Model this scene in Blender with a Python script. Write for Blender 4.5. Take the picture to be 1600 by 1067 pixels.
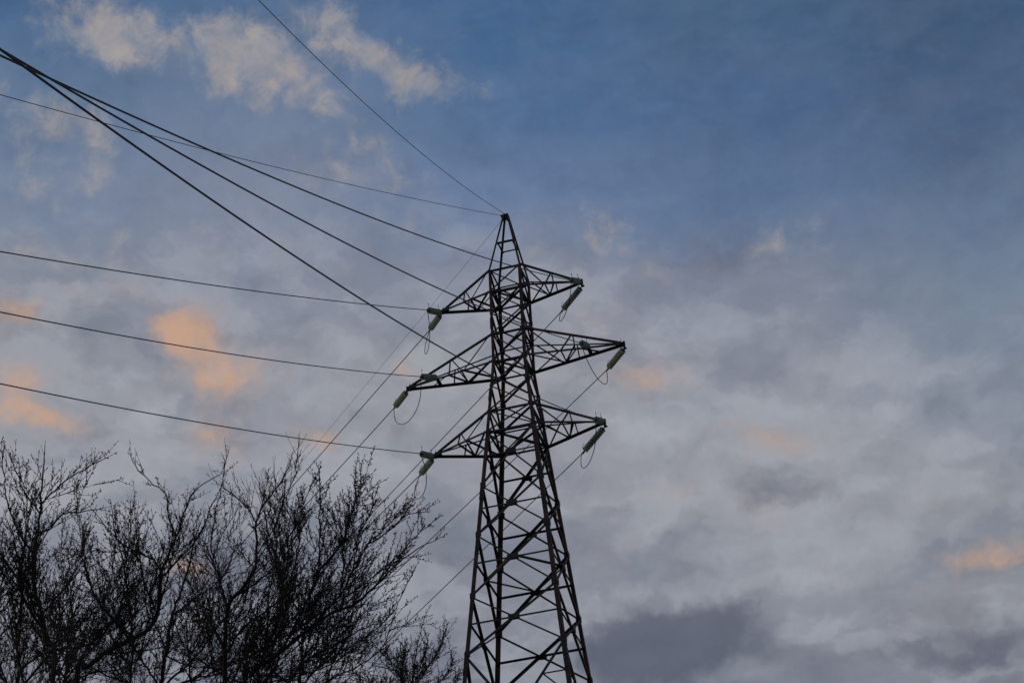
import bpy, math, random
import numpy as np
from mathutils import Vector, Matrix

# ------------------------------------------------------------------ clear
for o in list(bpy.data.objects): bpy.data.objects.remove(o)
scene = bpy.context.scene
C = scene.collection
rad = math.radians
random.seed(7)

# ------------------------------------------------------------------ camera
H = 1.6                                   # eye height
F, PITCH, ROLL = 3220.1, 0.6165838, 0.0515872
cp, sp, cr, sr = math.cos(PITCH), math.sin(PITCH), math.cos(ROLL), math.sin(ROLL)
fw = Vector((0, cp, sp)); up0 = Vector((0, -sp, cp)); xr = Vector((1, 0, 0))
R_ = cr*xr - sr*up0; U_ = sr*xr + cr*up0
cam = bpy.data.cameras.new('camera'); cam.sensor_width = 36; cam.lens = F/1600*36
cam.clip_start = 0.1; cam.clip_end = 8000
co = bpy.data.objects.new('camera', cam); C.objects.link(co)
m = Matrix((R_, U_, -fw)).transposed().to_4x4(); m.translation = (0, 0, H); co.matrix_world = m
scene.camera = co

def ray(px, py):                          # direction of a photo point
    a = px-800; b = 533.5-py
    return fw + R_*(a/F) + U_*(b/F)
def at(px, py, y):                        # point of that direction at distance y in front
    r = ray(px, py); return Vector((0, 0, H)) + r*(y/r.y)
def lin(r, g, b, k=1.0):
    f = lambda c: ((c/255)/12.92 if c/255 <= .04045 else ((c/255+.055)/1.055)**2.4)*k
    return (f(r), f(g), f(b), 1)

# ------------------------------------------------------------------ sky
SUN_EL, SUN_AZ = rad(3.0), rad(-62.0)     # low sun in the west, left of the view (azimuth from +Y, clockwise)
w = bpy.data.worlds.new('World'); scene.world = w; w.use_nodes = True
nt = w.node_tree; N = nt.nodes; L = nt.links; N.clear()
def node(t, **k):
    n = N.new(t)
    for a, b in k.items(): setattr(n, a, b)
    return n
def inp(s, v):
    if hasattr(v, 'is_output') or isinstance(v, bpy.types.NodeSocket): L.new(v, s)
    else: s.default_value = v
def M(op, a, b=0.0, c=None, clamp=False):
    n = node('ShaderNodeMath', operation=op, use_clamp=clamp); inp(n.inputs[0], a); inp(n.inputs[1], b)
    if c is not None: inp(n.inputs[2], c)
    return n.outputs[0]
def VM(op, a, b=(0, 0, 0)):
    n = node('ShaderNodeVectorMath', operation=op); inp(n.inputs[0], a)
    if op == 'SCALE': inp(n.inputs['Scale'], b)
    elif op != 'LENGTH': inp(n.inputs[1], b)
    return n.outputs['Value' if op == 'LENGTH' else 0]
def MR(v, a, b, c=0.0, d=1.0, t='SMOOTHSTEP'):
    n = node('ShaderNodeMapRange', interpolation_type=t); inp(n.inputs[0], v)
    for i, x in enumerate((a, b, c, d)): inp(n.inputs[i+1], x)
    return n.outputs[0]
def NZ(vec, scale, detail=5, rough=.55, dist=0.0, lac=2.0):
    n = node('ShaderNodeTexNoise', noise_dimensions='3D'); L.new(vec, n.inputs['Vector'])
    n.inputs['Scale'].default_value = scale; n.inputs['Detail'].default_value = detail
    n.inputs['Roughness'].default_value = rough; n.inputs['Distortion'].default_value = dist
    n.inputs['Lacunarity'].default_value = lac
    return n
def MIX(f, a, b, mode='MIX'):
    n = node('ShaderNodeMix', data_type='RGBA', blend_type=mode); inp(n.inputs[0], f); inp(n.inputs[6], a); inp(n.inputs[7], b)
    return n.outputs[2]
tc = node('ShaderNodeTexCoord')
sep = node('ShaderNodeSeparateXYZ'); L.new(tc.outputs['Generated'], sep.inputs[0])
KA = math.degrees(1)*math.cos(rad(36))
azn = M('MULTIPLY', M('ARCTAN2', sep.outputs[0], sep.outputs[1]), KA)
eln = M('MULTIPLY', M('ARCSINE', sep.outputs[2]), math.degrees(1))
cmb = node('ShaderNodeCombineXYZ'); L.new(azn, cmb.inputs[0]); L.new(eln, cmb.inputs[1])
chart = cmb.outputs[0]                    # azimuth / elevation in degrees of sky
def dirc(px, py):
    r = ray(px, py).normalized(); return (math.atan2(r.x, r.y)*KA, math.degrees(math.asin(r.z)))
wa = NZ(chart, .45, 3, .6); wb = NZ(chart, 1.9, 5, .62)
ofs = lambda n, k: VM('SCALE', VM('SUBTRACT', n.outputs['Color'], (.5, .5, .5)), k)
warp = VM('ADD', VM('ADD', chart, ofs(wa, 1.8)), ofs(wb, .9))
warps = VM('ADD', VM('ADD', chart, ofs(wa, 1.0)), ofs(wb, .45))
soft = VM('ADD', chart, ofs(wa, 1.6))
DEG = 56.2
prev = [None]
def blobs(vec, lst, edge=0.0, grow=1.0):
    """sum of soft elliptical patches: (px, py, rx, ry, turn, amount)"""
    out = None
    for (x, y, rx, ry, turn, amt) in lst:
        c = dirc(x, y)
        v_in = vec if prev[0] is None else VM('ADD', vec, M('MULTIPLY', prev[0], 1e-9))   # one patch after another keeps the shader stack short
        mp = node('ShaderNodeMapping', vector_type='TEXTURE'); L.new(v_in, mp.inputs[0])
        mp.inputs['Location'].default_value = (c[0], c[1], 0)
        mp.inputs['Rotation'].default_value = (0, 0, rad(turn)-ROLL)
        mp.inputs['Scale'].default_value = (rx*grow/DEG, ry*grow/DEG, 1000)
        v = MR(VM('LENGTH', mp.outputs[0]), 1.0, edge, 0.0, amt)
        out = v if out is None else M('ADD', out, v)
        prev[0] = out
    return out
fb1 = NZ(chart, .38, 7, .58, .3).outputs['Fac']
fb2 = NZ(VM('ADD', chart, (31.7, 12.1, 4.0)), .9, 8, .6, .5).outputs['Fac']
fb3 = NZ(VM('MULTIPLY', VM('ADD', chart, (3.1, 52.1, 9.0)), (1, 2.2, 1)), .5, 6, .6, .4).outputs['Fac']
fb4 = NZ(VM('MULTIPLY', VM('ADD', warps, (71.7, 2.1, 4.0)), (1, 1.7, 1)), .42, 5, .52, .2).outputs['Fac']
fb5 = NZ(VM('ADD', warps, (9.7, 22.1, 1.0)), 2.6, 6, .6).outputs['Fac']
#SKYTUNE
sky = node('ShaderNodeTexSky', sky_type='NISHITA', sun_disc=False)
sky.sun_elevation = SUN_EL; sky.sun_rotation = SUN_AZ; sky.air_density = 1.0; sky.dust_density = .4; sky.ozone_density = 3.0
clear = MIX(1.0, sky.outputs[0], (.13, .13, .13, 1), 'MULTIPLY')
n_ = lambda f, k: M('MULTIPLY', M('SUBTRACT', f, .5), k)
# 1 the overcast: its own colour by azimuth and elevation, with thin places where the clear sky shows
ss = node('ShaderNodeSeparateXYZ'); L.new(soft, ss.inputs[0])
COLS = [0, 400, 800, 1200, 1600]; ROWS = [0, 150, 300, 450, 600, 750, 900, 1067]
FIELD = [[(68, 101, 140), (84, 110, 145), (68, 101, 142), (72, 99, 133), (66, 91, 122)],
         [(98, 120, 150), (106, 124, 152), (80, 110, 148), (76, 102, 139), (77, 98, 130)],
         [(116, 131, 156), (126, 136, 158), (102, 123, 158), (92, 115, 149), (99, 118, 145)],
         [(132, 138, 151), (130, 137, 154), (136, 141, 156), (124, 132, 150), (118, 133, 153)],
         [(144, 146, 154), (143, 146, 156), (152, 154, 160), (143, 147, 158), (132, 141, 156)],
         [(160, 161, 168), (153, 155, 164), (146, 148, 157), (152, 154, 161), (143, 147, 156)],
         [(142, 144, 154), (118, 122, 137), (130, 133, 145), (143, 146, 155), (138, 140, 147)],
         [(122, 124, 134), (106, 110, 125), (120, 124, 137), (125, 128, 140), (116, 118, 128)]]
E0, E1 = 22.0, 50.0
field = None; elf = MR(ss.outputs[1], E0, E1, 0, 1, 'LINEAR')
for ci, x in enumerate(COLS):
    rp = node('ShaderNodeValToRGB'); rp.color_ramp.interpolation = 'B_SPLINE' if False else 'EASE'
    st = sorted([((dirc(x, y)[1]-E0)/(E1-E0), lin(*FIELD[ri][ci])) for ri, y in enumerate(ROWS)])
    el = rp.color_ramp.elements
    el[0].position, el[0].color = st[0]; el[1].position, el[1].color = st[-1]
    for p, c in st[1:-1]: e = el.new(p); e.color = c
    L.new(elf if field is None else M('ADD', elf, M('MULTIPLY', field, 1e-9)), rp.inputs[0])
    if field is None: field = rp.outputs[0]
    else: field = MIX(MR(ss.outputs[0], dirc(COLS[ci-1], 533)[0], dirc(x, 533)[0]), field, rp.outputs[0])
prev[0] = None
low = MR(M('ADD', eln, M('MULTIPLY', M('MAXIMUM', azn, 0.0), .36)), 40.5, 36.0)                 # the lower sky is the more broken
thin = M('MULTIPLY', MR(n_(fb1, 1.0), -.05, .35, .05, .28), M('SUBTRACT', 1.0, M('MULTIPLY', low, .7)))
c1 = MIX(thin, field, clear)
c1 = MIX(M('MULTIPLY', MR(fb3, .34, .66, 0, .30), M('ADD', .22, M('MULTIPLY', low, .78))), c1, lin(145, 151, 163))
# 2 light passages
light = blobs(warp, [(1015, 850, 80, 40, 20, .6), (610, 900, 60, 80, 0, .4), (1010, 680, 90, 60, 0, .45), (940, 640, 90, 70, 0, .3), (250, 655, 120, 60, 0, .3), (1250, 905, 120, 40, 0, .3), (150, 800, 120, 80, 0, .35), (620, 590, 330, 110, 0, .35), (260, 660, 220, 90, 0, .45), (1190, 625, 170, 45, -6, .45), (1050, 690, 120, 40, -12, .45), (1100, 590, 150, 60, 0, .3), (1005, 905, 95, 30, 30, .75), (1180, 905, 230, 34, 5, .45), (1050, 775, 120, 25, -12, .5),
                     (540, 735, 160, 80, 0, .35), (1370, 880, 180, 50, 0, .30), (130, 900, 150, 110, 0, .45), (1230, 855, 130, 30, 0, .4), (600, 940, 70, 90, 0, .35), (30, 760, 110, 60, 0, .3), (1420, 1000, 60, 14, -6, .4), (1380, 640, 160, 40, 0, .2)])
c2 = MIX(MR(M('ADD', light, n_(fb2, .5)), .0, 1.2, 0, .80), c1, lin(170, 173, 181))
c2 = MIX(M('MULTIPLY', low, MR(M('ADD', fb4, n_(fb5, .10)), .49, .64, 0, .50)), c2, lin(163, 167, 176))
c2 = MIX(M('MULTIPLY', low, MR(M('ADD', fb4, n_(fb5, .10)), .49, .34, 0, .42)), c2, lin(109, 118, 135))
# 3 dark cloud bodies
dark = blobs(warp, [(1085, 985, 235, 88, 3, 1.15), (985, 1030, 190, 90, 0, .8), (1120, 1045, 180, 70, 0, .5), (1360, 1035, 220, 55, 0, .55), (1560, 1000, 170, 75, 0, .65), (1400, 955, 120, 40, 0, .3), (1110, 400, 240, 75, -6, .50), (1000, 450, 130, 45, -15, .3),
                    (690, 850, 150, 100, 0, .45), (370, 900, 190, 90, 0, .75), (140, 980, 200, 100, 0, .3), (640, 1010, 130, 70, 0, .3), (1230, 765, 170, 45, -12, .55), (970, 800, 100, 40, 0, .45), (1080, 870, 110, 24, 0, .25), (460, 545, 150, 60, 0, .25), (1030, 620, 120, 40, 0, .2), (1540, 700, 130, 40, 0, .2), (150, 480, 170, 70, 0, .25)])
c3 = MIX(MR(M('ADD', dark, M('ADD', n_(fb2, .7), n_(fb5, .4))), .10, 1.10, 0, .85), c2, lin(90, 95, 112))
# 4 cream puffs up high
puffD = blobs(warp, [(145, 36, 105, 60, 10, .95), (195, 66, 75, 45, 0, .6), (350, 71, 105, 62, 0, .85), (430, 126, 115, 52, -20, .9), (380, 46, 80, 55, 0, .45), (500, 28, 62, 45, 0, .95),
                     (570, 71, 85, 38, -32, .8), (640, 116, 80, 42, -25, .85), (720, 136, 60, 40, 0, .4), (582, 261, 110, 45, -5, .6), (492, 266, 70, 30, 0, .4), (80, 186, 130, 50, 0, .35), (152, 236, 60, 60, 0, .45), (82, 286, 100, 40, 0, .4), (82, 396, 90, 26, 0, .45),
                     (172, 381, 100, 30, 0, .40), (947, 356, 60, 40, -35, .70), (1032, 421, 70, 22, 5, .55), (1227, 386, 85, 36, 10, .42), (1182, 396, 90, 30, 10, .3), (832, 376, 60, 60, 0, .35), (592, 356, 120, 50, 0, .25), (322, 366, 120, 30, 0, .3), (442, 396, 140, 40, 0, .25), (440, 110, 260, 90, 0, .22), (200, 90, 140, 60, 0, .2), (60, 200, 160, 60, 0, .2)], 0.0, 1.45)
puff = MR(M('ADD', puffD, M('ADD', M('ADD', n_(fb2, 2.1), n_(fb5, .6)), n_(fb1, .2))), .08, 1.38)
puffcol = MIX(MR(fb2, .35, .7), lin(139, 143, 155), lin(165, 158, 156))
puff = M('MULTIPLY', puff, MR(puffD, .0, .30))
c4 = MIX(M('MULTIPLY', puff, .93), c3, puffcol)
# 5 the last sun on a few low clouds
orD = blobs(warps, [(400, 560, 120, 70, 0, .3), (180, 470, 90, 40, 0, .2), (560, 480, 140, 50, 0, .18), (130, 560, 60, 60, 0, .25), (1130, 800, 140, 50, 0, .3), (1330, 540, 120, 40, 0, .15), (960, 500, 90, 40, 0, .3), (280, 505, 62, 44, -15, 1.1), (330, 570, 95, 55, -10, .68), (345, 600, 60, 50, 0, .4), (10, 490, 66, 32, 0, 1.25), (22, 590, 62, 46, 0, 1.0), (70, 652, 84, 22, -3, 1.15), (340, 685, 62, 46, 0, .95),
                   (492, 684, 46, 30, 0, 1.1), (628, 578, 26, 24, 0, .9), (1005, 600, 75, 34, 0, .95), (1200, 685, 70, 30, -10, .75), (1552, 868, 100, 30, -4, 1.1), (290, 885, 50, 22, 0, 1.1), (448, 125, 50, 22, 25, .4), (800, 625, 60, 30, 0, .7), (1350, 690, 160, 50, 0, .2), (850, 560, 160, 50, 0, .3), (1450, 780, 200, 50, 0, .2), (110, 440, 160, 40, 0, .25), (1050, 760, 60, 18, 0, .5)], 0.0, 1.62)
orm = MR(M('ADD', orD, M('ADD', M('ADD', n_(fb2, 1.7), n_(fb5, 1.1)), n_(fb4, .6))), .15, 1.60)
orcol = MIX(MR(orD, .45, 1.25), lin(172, 152, 147), lin(202, 160, 130))
orm = M('MULTIPLY', orm, MR(orD, .0, .35))
c5 = MIX(M('MULTIPLY', orm, .78), c4, orcol)
# 6 fine mottling of the whole sky
fine = NZ(VM('MULTIPLY', warp, (1, 1.3, 1)), .9, 6, .6).outputs['Fac']
c6 = MIX(1.0, c5, MR(fine, .25, .75, .92, 1.08, 'LINEAR'), 'MULTIPLY')
# below the horizon the sky stops
c7 = MIX(MR(sep.outputs[2], -.02, .02), lin(40, 42, 48), c6)
bg = node('ShaderNodeBackground'); L.new(c7, bg.inputs[0]); bg.inputs[1].default_value = 1.0
wo = node('ShaderNodeOutputWorld'); L.new(bg.outputs[0], wo.inputs[0])
#SKYEND
w.cycles.sampling_method = 'MANUAL'; w.cycles.sample_map_resolution = 512

sl = bpy.data.lights.new('sun', 'SUN'); sl.energy = 0.6; sl.angle = rad(1.5); sl.color = (1, .62, .38)
so = bpy.data.objects.new('sun', sl); C.objects.link(so)
sd = Vector((math.sin(SUN_AZ)*math.cos(SUN_EL), math.cos(SUN_AZ)*math.cos(SUN_EL), math.sin(SUN_EL)))
so.rotation_euler = sd.to_track_quat('Z', 'Y').to_euler()
vs = scene.view_settings; vs.view_transform = 'Standard'; vs.look = 'None'; vs.exposure = 0; vs.gamma = 1; vs.use_curve_mapping = False

# ------------------------------------------------------------------ materials
def mat(name, base, rough=.7, metal=0.0, c2=None, scale=4.0, lo=.4, hi=.65, bump=0.0, stretch=(1, 1, 1), coord='Object'):
    m = bpy.data.materials.new(name); m.use_nodes = True; t = m.node_tree; b = t.nodes['Principled BSDF']
    b.inputs['Roughness'].default_value = rough; b.inputs['Metallic'].default_value = metal
    b.inputs['Base Color'].default_value = (*base, 1)
    if c2 is not None:
        tcn = t.nodes.new('ShaderNodeTexCoord'); mp = t.nodes.new('ShaderNodeMapping'); mp.inputs['Scale'].default_value = stretch
        nz = t.nodes.new('ShaderNodeTexNoise'); nz.inputs['Scale'].default_value = scale; nz.inputs['Detail'].default_value = 6
        cr_ = t.nodes.new('ShaderNodeValToRGB'); cr_.color_ramp.elements[0].position = lo; cr_.color_ramp.elements[1].position = hi
        cr_.color_ramp.elements[0].color = (*base, 1); cr_.color_ramp.elements[1].color = (*c2, 1)
        t.links.new(tcn.outputs[coord], mp.inputs[0]); t.links.new(mp.outputs[0], nz.inputs['Vector'])
        t.links.new(nz.outputs['Fac'], cr_.inputs[0]); t.links.new(cr_.outputs[0], b.inputs['Base Color'])
        if bump:
            bp = t.nodes.new('ShaderNodeBump'); bp.inputs['Strength'].default_value = bump; bp.inputs['Distance'].default_value = .02
            t.links.new(nz.outputs['Fac'], bp.inputs['Height']); t.links.new(bp.outputs[0], b.inputs['Normal'])
    return m
rust = mat('rusty_steel', (.036, .022, .018), .85, .0, (.13, .058, .036), 2.2, .38, .68, .3)
steel = mat('dark_galvanised_steel', (.028, .025, .024), .75, .0, (.062, .044, .036), 3.0)
fitting = mat('fitting_steel', (.05, .047, .045), .6, .4)
cable_m = mat('weathered_aluminium_cable', (.035, .033, .034), .65, .3)
glass = mat('greenish_insulator_glass', (.42, .50, .40), .25, 0.0, (.52, .58, .47), 9)
gt = glass.node_tree; gb = gt.nodes['Principled BSDF']; go = gt.nodes['Material Output']
tl = gt.nodes.new('ShaderNodeBsdfTranslucent'); tl.inputs[0].default_value = (.66, .73, .62, 1); mx = gt.nodes.new('ShaderNodeMixShader'); mx.inputs[0].default_value = .50
gt.links.new(gb.outputs[0], mx.inputs[1]); gt.links.new(tl.outputs[0], mx.inputs[2]); gt.links.new(mx.outputs[0], go.inputs[0])
capm = mat('insulator_cap_iron', (.05, .05, .045), .6, .3)
bark = mat('dark_bark', (.018, .014, .012), .95, 0, (.045, .034, .026), 30, .35, .7, .4)
twigm = mat('twig_bark', (.020, .014, .011), .9, 0, (.042, .027, .019), 20)
budm = mat('bud_scales', (.022, .017, .012), .85, 0, (.042, .032, .020), 40)
grass = mat('rough_grass_ground', (.035, .050, .018), .95, 0, (.085, .080, .040), .8, .35, .7, .5)
concrete = mat('concrete', (.26, .25, .23), .9, 0, (.34, .33, .30), 3)

# ------------------------------------------------------------------ helpers
class MB:
    def __init__(s): s.v = []; s.f = []
    def box(s, o, ax, ay, az):            # corner o, three edge vectors
        n = len(s.v); o = Vector(o)
        for k in range(2):
            for j in range(2):
                for i in range(2): s.v.append(o+ax*i+ay*j+az*k)
        q = [(0, 2, 3, 1), (4, 5, 7, 6), (0, 1, 5, 4), (2, 6, 7, 3), (0, 4, 6, 2), (1, 3, 7, 5)]
        if ax.cross(ay).dot(az) < 0: q = [tuple(reversed(a)) for a in q]
        s.f += [tuple(n+i for i in a) for a in q]
    def cbox(s, c, ax, ay, az): s.box(Vector(c)-(ax+ay+az)/2, ax, ay, az)
    def tube(s, pts, r, n=6, cap=True):
        k = len(pts); rr = r if isinstance(r, (list, tuple)) else [r]*k
        base = len(s.v); prev = None
        for i in range(k):
            t = (pts[min(i+1, k-1)]-pts[max(i-1, 0)]).normalized()
            if prev is None: a = t.orthogonal().normalized()
            else:
                a = prev - t*prev.dot(t)
                a = a.normalized() if a.length > 1e-6 else t.orthogonal().normalized()
            prev = a; b = t.cross(a)
            for j in range(n):
                q = 2*math.pi*j/n; s.v.append(pts[i]+(a*math.cos(q)+b*math.sin(q))*rr[i])
        for i in range(k-1):
            for j in range(n):
                j2 = (j+1) % n
                s.f.append((base+i*n+j, base+i*n+j2, base+(i+1)*n+j2, base+(i+1)*n+j))
        if cap:
            s.f.append(tuple(base+j for j in reversed(range(n)))); s.f.append(tuple(base+(k-1)*n+j for j in range(n)))
    def lathe(s, prof, n=20):             # profile (x, r) round the X axis
        base = len(s.v)
        for x, r in prof:
            for j in range(n):
                q = 2*math.pi*j/n; s.v.append(Vector((x, r*math.cos(q), r*math.sin(q))))
        for i in range(len(prof)-1):
            for j in range(n):
                j2 = (j+1) % n; s.f.append((base+i*n+j, base+(i+1)*n+j, base+(i+1)*n+j2, base+i*n+j2))
    def angle(s, p, q, nrm, a=.08, t=.010, off=0.0, side=1):
        """steel angle from p to q: one flange flat in the face (normal nrm), one turned inward"""
        d = (q-p); l = d.normalized(); nn = (nrm-l*nrm.dot(l)).normalized(); b = l.cross(nn)*side
        o = p+nn*off-b*a/2
        s.box(o, d, b*a, -nn*t)
        s.box(o-nn*(t+.001), d, b*t, -nn*(a-t))
    def build(s, name, m, parent=None, smooth=False):
        me = bpy.data.meshes.new(name); me.from_pydata([tuple(v) for v in s.v], [], s.f); me.update()
        if smooth: me.polygons.foreach_set('use_smooth', [True]*len(me.polygons))
        me.materials.append(m); o = bpy.data.objects.new(name, me); C.objects.link(o); o.parent = parent
        return o
def tag(o, label=None, cat=None, group=None, kind=None):
    for k, v in (('label', label), ('category', cat), ('group', group), ('kind', kind)):
        if v: o[k] = v
    return o
def empty(name, loc=(0, 0, 0)):
    o = bpy.data.objects.new(name, None); C.objects.link(o); o.location = loc; o.empty_display_size = .3; return o
bpy_children = {}
def shift(mb, loc):
    loc = Vector(loc); mb.v = [v-loc for v in mb.v]; return mb

# ------------------------------------------------------------------ ground
g = MB(); n = 60; S = 3000.0
xs = [math.copysign(abs(t)**2.2, t)*S for t in np.linspace(-1, 1, n+1)]
for y in xs:
    for x in xs:
        z = .12*math.sin(x*.21+1)*math.cos(y*.17) if abs(x) < 200 and abs(y) < 200 else 0
        g.v.append(Vector((x, y+30, z-.06)))
for j in range(n):
    for i in range(n): g.f.append((j*(n+1)+i, j*(n+1)+i+1, (j+1)*(n+1)+i+1, (j+1)*(n+1)+i))
tag(g.build('ground', grass), kind='structure')

# ------------------------------------------------------------------ pylon
YAW, TX, TD = -0.26478365, 0.0198411, 62.479831
cy, sy = math.cos(YAW), math.sin(YAW)
def tow(u, v, z): return Vector((TX+u*cy-v*sy, TD+u*sy+v*cy, z))
Z = dict(pk=50.3076, zp=48.7832, z4t=47.3205, z4b=46.3066, m1=45.3200, z3t=44.3601, z3b=43.1166, m2=42.0100, z2t=40.8700, z2b=39.9510,
         k1=37.6240, k2=35.5743, k3=33.1250, k4=30.8640, k5=25.2, k6=18.6, k7=10.5, k8=-H)
Z = {k: v+H for k, v in Z.items()}
W4, W3, W2, WK = .6207, .6311, .90, 1.7018
def wid(z):
    def l(a, b, wa_, wb_): t = (z-Z[a])/(Z[b]-Z[a]); return wa_*(1-t)+wb_*t
    if z >= Z['z4t']: return l('z4t', 'pk', W4, .085)
    if z >= Z['z3b']: return l('z3b', 'z4t', W3, W4)
    if z >= Z['z2b']: return l('z2b', 'z3b', W2, W3)
    return l('z2b', 'k4', W2, WK)
LEG = {'NL': (-1, -1), 'NR': (1, -1), 'FR': (1, 1), 'FL': (-1, 1)}
def node3(leg, z): s = LEG[leg]; ww = wid(z); return tow(s[0]*ww, s[1]*ww, z)
FACES = [('NL', 'NR', Vector((sy, -cy, 0))), ('NR', 'FR', Vector((cy, sy, 0))), ('FR', 'FL', Vector((-sy, cy, 0))), ('FL', 'NL', Vector((-cy, -sy, 0)))]
BASE = tow(0, 0, 0)
pyl = empty('lattice_pylon', BASE)
tag(pyl, 'tall rusty steel lattice pylon with six cross arms rising against the dusk sky', 'pylon')
def pb(mb, name, m, parent=None, smooth=False, kind=None):
    shift(mb, BASE); o = mb.build(name, m, parent or pyl, smooth)
    if kind: o['kind'] = kind
    return o
LV = ['pk', 'zp', 'z4t', 'z4b', 'm1', 'z3t', 'z3b', 'm2', 'z2t', 'z2b', 'k1', 'k2', 'k3', 'k4', 'k5', 'k6', 'k7', 'k8']
ux, uy = Vector((cy, sy, 0)), Vector((-sy, cy, 0))
for lg, s in LEG.items():                 # four corner legs, each an angle section with its splices
    mb = MB(); brk = ['pk', 'z4t', 'z3b', 'z2b', 'k8']
    for a, b in zip(brk[:-1], brk[1:]):
        p, q = node3(lg, Z[a]), node3(lg, Z[b]); big = {'pk': .070, 'z4t': .105, 'z3b': .115, 'z2b': .145}[a]; t = .016
        d = q-p; e1 = -ux*s[0]; e2 = -uy*s[1]; cor = ux*s[0]*.012+uy*s[1]*.012
        mb.box(p+cor, d, e1*big, e2*t); mb.box(p+cor+e2*(t+.001), d, e2*(big-t), e1*t)
    lo = pb(mb, 'leg', rust)
    for zz, ln in {'NL': [(46.45, .5), (43.2, .5), (32.2, .9), (38.9, .5)], 'NR': [(46.0, .6), (43.8, .5), (31.9, .9), (39.5, .5)], 'FL': [(31.2, .9), (45.0, .5)], 'FR': [(46.4, .5), (42.9, .5), (31.6, .9)]}[lg]:
        sp_ = MB(); u_ = zz < 39.9
        p, q = node3(lg, zz+ln/2), node3(lg, zz-ln/2); e1 = -ux*s[0]; e2 = -uy*s[1]; cor = ux*s[0]*.026+uy*s[1]*.026; a1 = .155 if u_ else .12
        sp_.box(p+cor, q-p, e1*a1, e2*.013); sp_.box(p+cor+e2*.014, q-p, e2*(a1-.015), e1*.013)
        for k in range(5):                # bolt heads
            c = p+(q-p)*(.1+.2*k)
            sp_.cbox(c+cor+e1*.07-e2*.012, ux*.03, uy*.024, Vector((0, 0, .03))); sp_.cbox(c+cor+e2*.07-e1*.012, ux*.024, uy*.03, Vector((0, 0, .03)))
        pb(sp_, 'splice_plate', steel, lo)
# foundations
for lg in LEG:
    p = node3(lg, 0); mb = MB(); mb.cbox(p+Vector((0, 0, .15)), ux*.8, uy*.8, Vector((0, 0, .6))); pb(mb, 'foundation', concrete)
def gusset(mb, c, nrm, wd, ht, off=.03, t=.012, tilt=0.0):
    l = Vector((-nrm.y, nrm.x, 0)).normalized(); upv = Vector((0, 0, 1))
    l2 = l*math.cos(tilt)+upv*math.sin(tilt); u2 = upv*math.cos(tilt)-l*math.sin(tilt)
    mb.cbox(c+nrm*off, l2*wd, u2*ht, nrm*t)
panels = [('z4t', 'z4b'), ('z4b', 'm1'), ('m1', 'z3t'), ('z3t', 'z3b'), ('z3b', 'm2'), ('m2', 'z2t'), ('z2t', 'z2b'), ('z2b', 'k1'), ('k1', 'k2'), ('k2', 'k3'), ('k3', 'k4')]
for a, b in panels:
    low = Z[a] <= Z['z2b']+.01
    for fi, (A, B, nr) in enumerate(FACES):
        tA, tB, bA, bB = node3(A, Z[a]), node3(B, Z[a]), node3(A, Z[b]), node3(B, Z[b])
        sz = .078 if low else .062
        mb = MB()
        big, thn = (.092, .058) if low else (.068, .048)
        mb.angle(tA, bB, nr, thn if fi in (0, 3) else big, .009, -.014, 1); mb.angle(tB, bA, nr, big if fi in (0, 3) else thn, .009, .014, -1)
        br = pb(mb, 'cross_brace', rust if (fi+len(a)) % 2 else steel)
        wA, wB = (tB-tA).length, (bB-bA).length; t = wA/(wA+wB); cen = tA+(bB-tA)*t
        if low:
            gm = MB(); gusset(gm, cen, nr, .40, .19, .032, .012, .12); gm.cbox(cen-nr*.05-Vector((0, 0, .06)), Vector((-nr.y, nr.x, 0))*.36, nr*.14, Vector((0, 0, .012)))
            pb(gm, 'crossing_plate', steel, br)
        for q, sgn in ((bA, 1), (bB, -1)):
            l = (bB-bA).normalized()*sgn; gm = MB(); gusset(gm, q+l*.08+Vector((0, 0, .02)), nr, .19 if low else .12, .21 if low else .14, .03, .010)
            pb(gm, 'gusset_plate', steel, br)
        if low:                           # strut through the crossing, leg to leg
            zc = cen.z; p, q = node3(A, zc), node3(B, zc); mb = MB()
            mb.angle(p, q, nr, .058 if fi in (1, 3) or a in ('z2b',) else .066, .008, -.026, 1)
            pb(mb, 'horizontal_strut', rust if fi % 2 else steel)
for key in ('zp', 'z4t', 'z4b', 'z3t', 'z3b', 'z2t', 'z2b'):
    for fi, (A, B, nr) in enumerate(FACES):
        zz = Z[key]+(.0 if not (key == 'zp' and fi in (1, 2)) else -.0)
        mb = MB(); mb.angle(node3(A, zz), node3(B, zz), nr, .085 if key in ('z4b', 'z3b', 'z2b') else .065, .009, -.038, -1)
        pb(mb, 'horizontal_strut', steel)
# plan bracing (seen from below)
for key in ('z4b', 'z3b', 'z2b'):
    dn = Vector((0, 0, -1))
    mb = MB(); mb.angle(node3('NL', Z[key]), node3('FR', Z[key]), dn, .06, .008, -.05); mb.angle(node3('NR', Z[key]), node3('FL', Z[key]), dn, .06, .008, -.03)
    pb(mb, 'plan_brace', rust)
zc3 = (Z['k2']*1+Z['k3']*1)/2
tt = wid(Z['k2'])/(wid(Z['k2'])+wid(Z['k3'])); zc3 = Z['k2']+(Z['k3']-Z['k2'])*tt
mids = [(node3(A, zc3)+node3(B, zc3))/2 for A, B, nr in FACES]
for i in range(4):
    mb = MB(); mb.angle(mids[i], mids[(i+1) % 4], Vector((0, 0, -1)), .066, .008, -.03); pb(mb, 'plan_brace', rust)
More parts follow.
